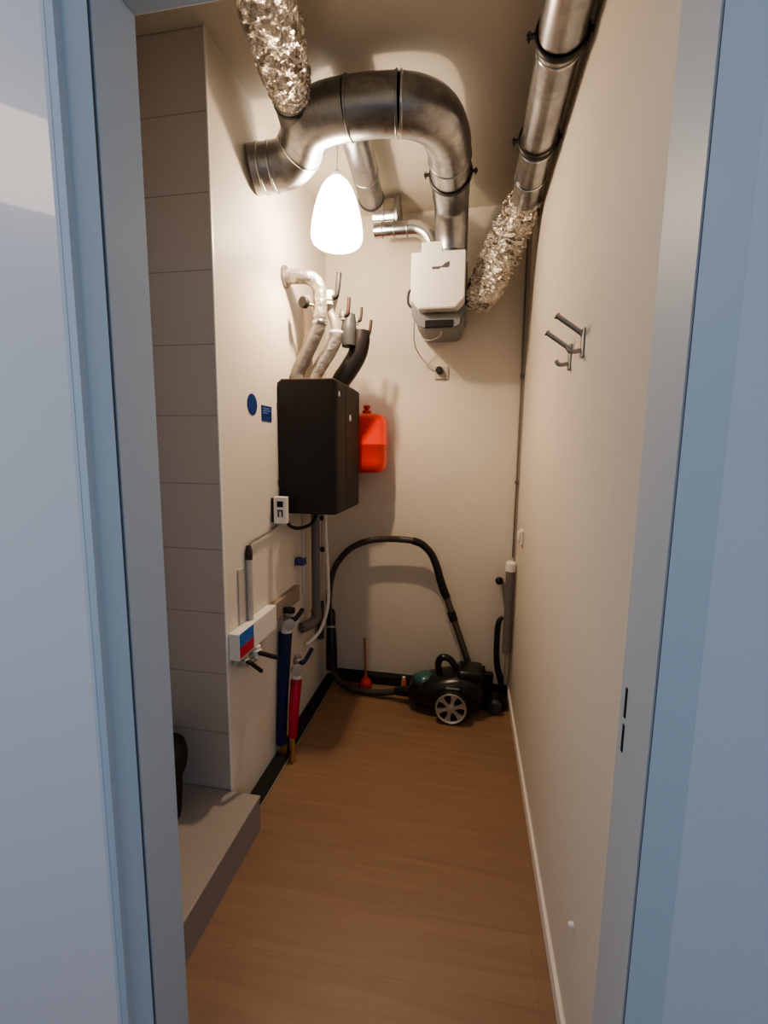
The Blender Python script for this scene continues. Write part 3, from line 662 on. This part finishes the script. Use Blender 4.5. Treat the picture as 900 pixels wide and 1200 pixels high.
tag(obj('black_hose', tube([(.222, 2.56, .50), (.205, 2.555, .48), (.196, 2.555, .43), (.196, 2.56, .30), (.205, 2.565, .20), (.225, 2.565, .13), (.235, 2.565, .06)], [.010, .014, .016, .016, .018, .020, .016], 14, 8), 'rubber', None, True),
    'black flexible hose hanging left of the grey standpipe', 'hose')
ccab = thing('corner_cable', 'thin grey cable with clips running up the back right corner', 'cable', (.262, 2.63, .83))
obj('cable', tube([(.2665, D-.008, .83), (.266, D-.008, 1.5), (.262, D-.008, 2.1), (.258, D-.008, H)], .005, 10, 6), 'ins_grey', ccab, True)
for z in (1.26, 1.83):
    obj('cable_clip', bx((.256, D-.018, z-.008), (.276, D, z+.008), .003), 'pvc', ccab)
so2 = thing('surface_socket', 'small white surface socket low on the right wall near the back', 'socket', (XR, 2.35, 1.0))
obj('plate', bx((XR-.016, 2.30, .965), (XR, 2.38, 1.040), .004), 'plaster', so2)
obj('lid', bx((XR-.026, 2.315, .985), (XR-.016, 2.365, 1.030), .004), 'whiteplastic', so2)
tag(obj('door_stop', lathe(bmesh.new(), [(0, 0), (.007, 0), (.007, .008), (.004, .012), (0, .012)], (XR, 1.0, .325), (-1, 0, 0), 16), 'whiteplastic', None, True), 'tiny white stop on the lower right wall near the door', 'door stop')

# coat hooks
def hook(y, z, label):
    t = thing('coat_hook', label, 'coat hook', (XR, y, z), 'metal coat hooks on the right wall')
    obj('back_plate', bx((XR-.007, y-.011, z-.045), (XR, y+.011, z+.030), .003), 'chrome', t)
    obj('upper_arm', tube([(XR-.004, y, z+.012), (XR-.014, y, z+.022), (XR-.068, y+.004, z+.062)], .0065, 12, 4), 'chrome', t, True)
    obj('arm_tip', lathe(bmesh.new(), [(0, -.004), (.008, -.003), (.009, .003), (0, .006)], (XR-.069, y+.004, z+.063), (-1, 0, .8), 14), 'chrome', t, True)
    obj('lower_arm', tube([(XR-.004, y, z-.026), (XR-.030, y+.002, z-.028), (XR-.040, y+.003, z-.016)], .006, 12, 4), 'chrome', t, True)
hook(1.30, 1.715, 'satin metal double coat hook on the right wall, nearer the door')
hook(1.455, 1.710, 'satin metal double coat hook on the right wall, further from the door')

# bucket in the niche
bk = thing('bucket', 'black bucket on the tiled step half hidden by the door frame', 'bucket', (-1.0, 1.28, .142))
obj('bucket_body', lathe(bmesh.new(), [(0, .0), (.045, 0), (.050, .02), (.060, .16), (.066, .17), (.074, .19), (.078, .22), (.078, .245), (.070, .275), (.050, .290), (.0, .292)], (-.996, 1.28, .142), (0, 0, 1), 32), 'rubber', bk, True, 60)
obj('bucket_handle', tube([(-1.03, 1.28, .425), (-.996, 1.275, .452), (-.962, 1.28, .425)], .006, 10, 6), 'rubber', bk, True)

# ------------------------------------------------------------ light from the hall
def area(name, loc, tgt, sx, sy, e, col):
    l = bpy.data.lights.new(name, 'AREA'); l.shape = 'RECTANGLE'; l.size = sx; l.size_y = sy; l.energy = e; l.color = col
    o = bpy.data.objects.new(name, l); COL.objects.link(o); o.location = loc
    o.rotation_euler = (V(tgt)-V(loc)).to_track_quat('-Z', 'Y').to_euler(); return o
area('hall_daylight_fill', (-1.9, -.9, 1.7), (.3, .75, 1.2), 1.2, 1.8, 10, (.58, .76, 1.0))  # unseen fill panel for the bluish hall daylight, reaches the right jamb
area('hall_fill_right', (1.5, -1.3, 1.7), (-.6, .75, 1.2), 1.2, 1.8, 10.5, (.62, .78, 1.0))  # added bluish fill panel out of view, brightens the left jamb
area('leaf_glow_light', (-.98, -1.0, 2.62), (-.75, .2, 1.9), .55, .35, 6, (1, .76, .54))  # unseen warm light, added so its glow reflects in the door leaf
w = bpy.data.worlds.new('World'); S.world = w; w.use_nodes = True
w.node_tree.nodes['Background'].inputs[0].default_value = (.62, .76, 1, 1); w.node_tree.nodes['Background'].inputs[1].default_value = .25

# ------------------------------------------------------------ camera
f, yaw, pit, rol, hc = 534.288, .1812, .1347, .0125, 1.4264
fw = V((-math.sin(yaw)*math.cos(pit), math.cos(yaw)*math.cos(pit), -math.sin(pit)))
r = V((math.cos(yaw), math.sin(yaw), 0)); u = r.cross(fw)
r2 = r*math.cos(rol)+u*math.sin(rol); u2 = -r*math.sin(rol)+u*math.cos(rol)
cam = bpy.data.cameras.new('camera'); co = bpy.data.objects.new('camera', cam); COL.objects.link(co)
co.matrix_world = Matrix(((r2.x, u2.x, -fw.x, 0), (r2.y, u2.y, -fw.y, 0), (r2.z, u2.z, -fw.z, hc), (0, 0, 0, 1)))
cam.sensor_fit = 'VERTICAL'; cam.sensor_height = 36; cam.lens = 36*f/1200; cam.clip_start = .02
S.camera = co
S.view_settings.view_transform = 'AgX'; S.view_settings.look = 'AgX - Medium High Contrast'
S.view_settings.exposure = 0.0
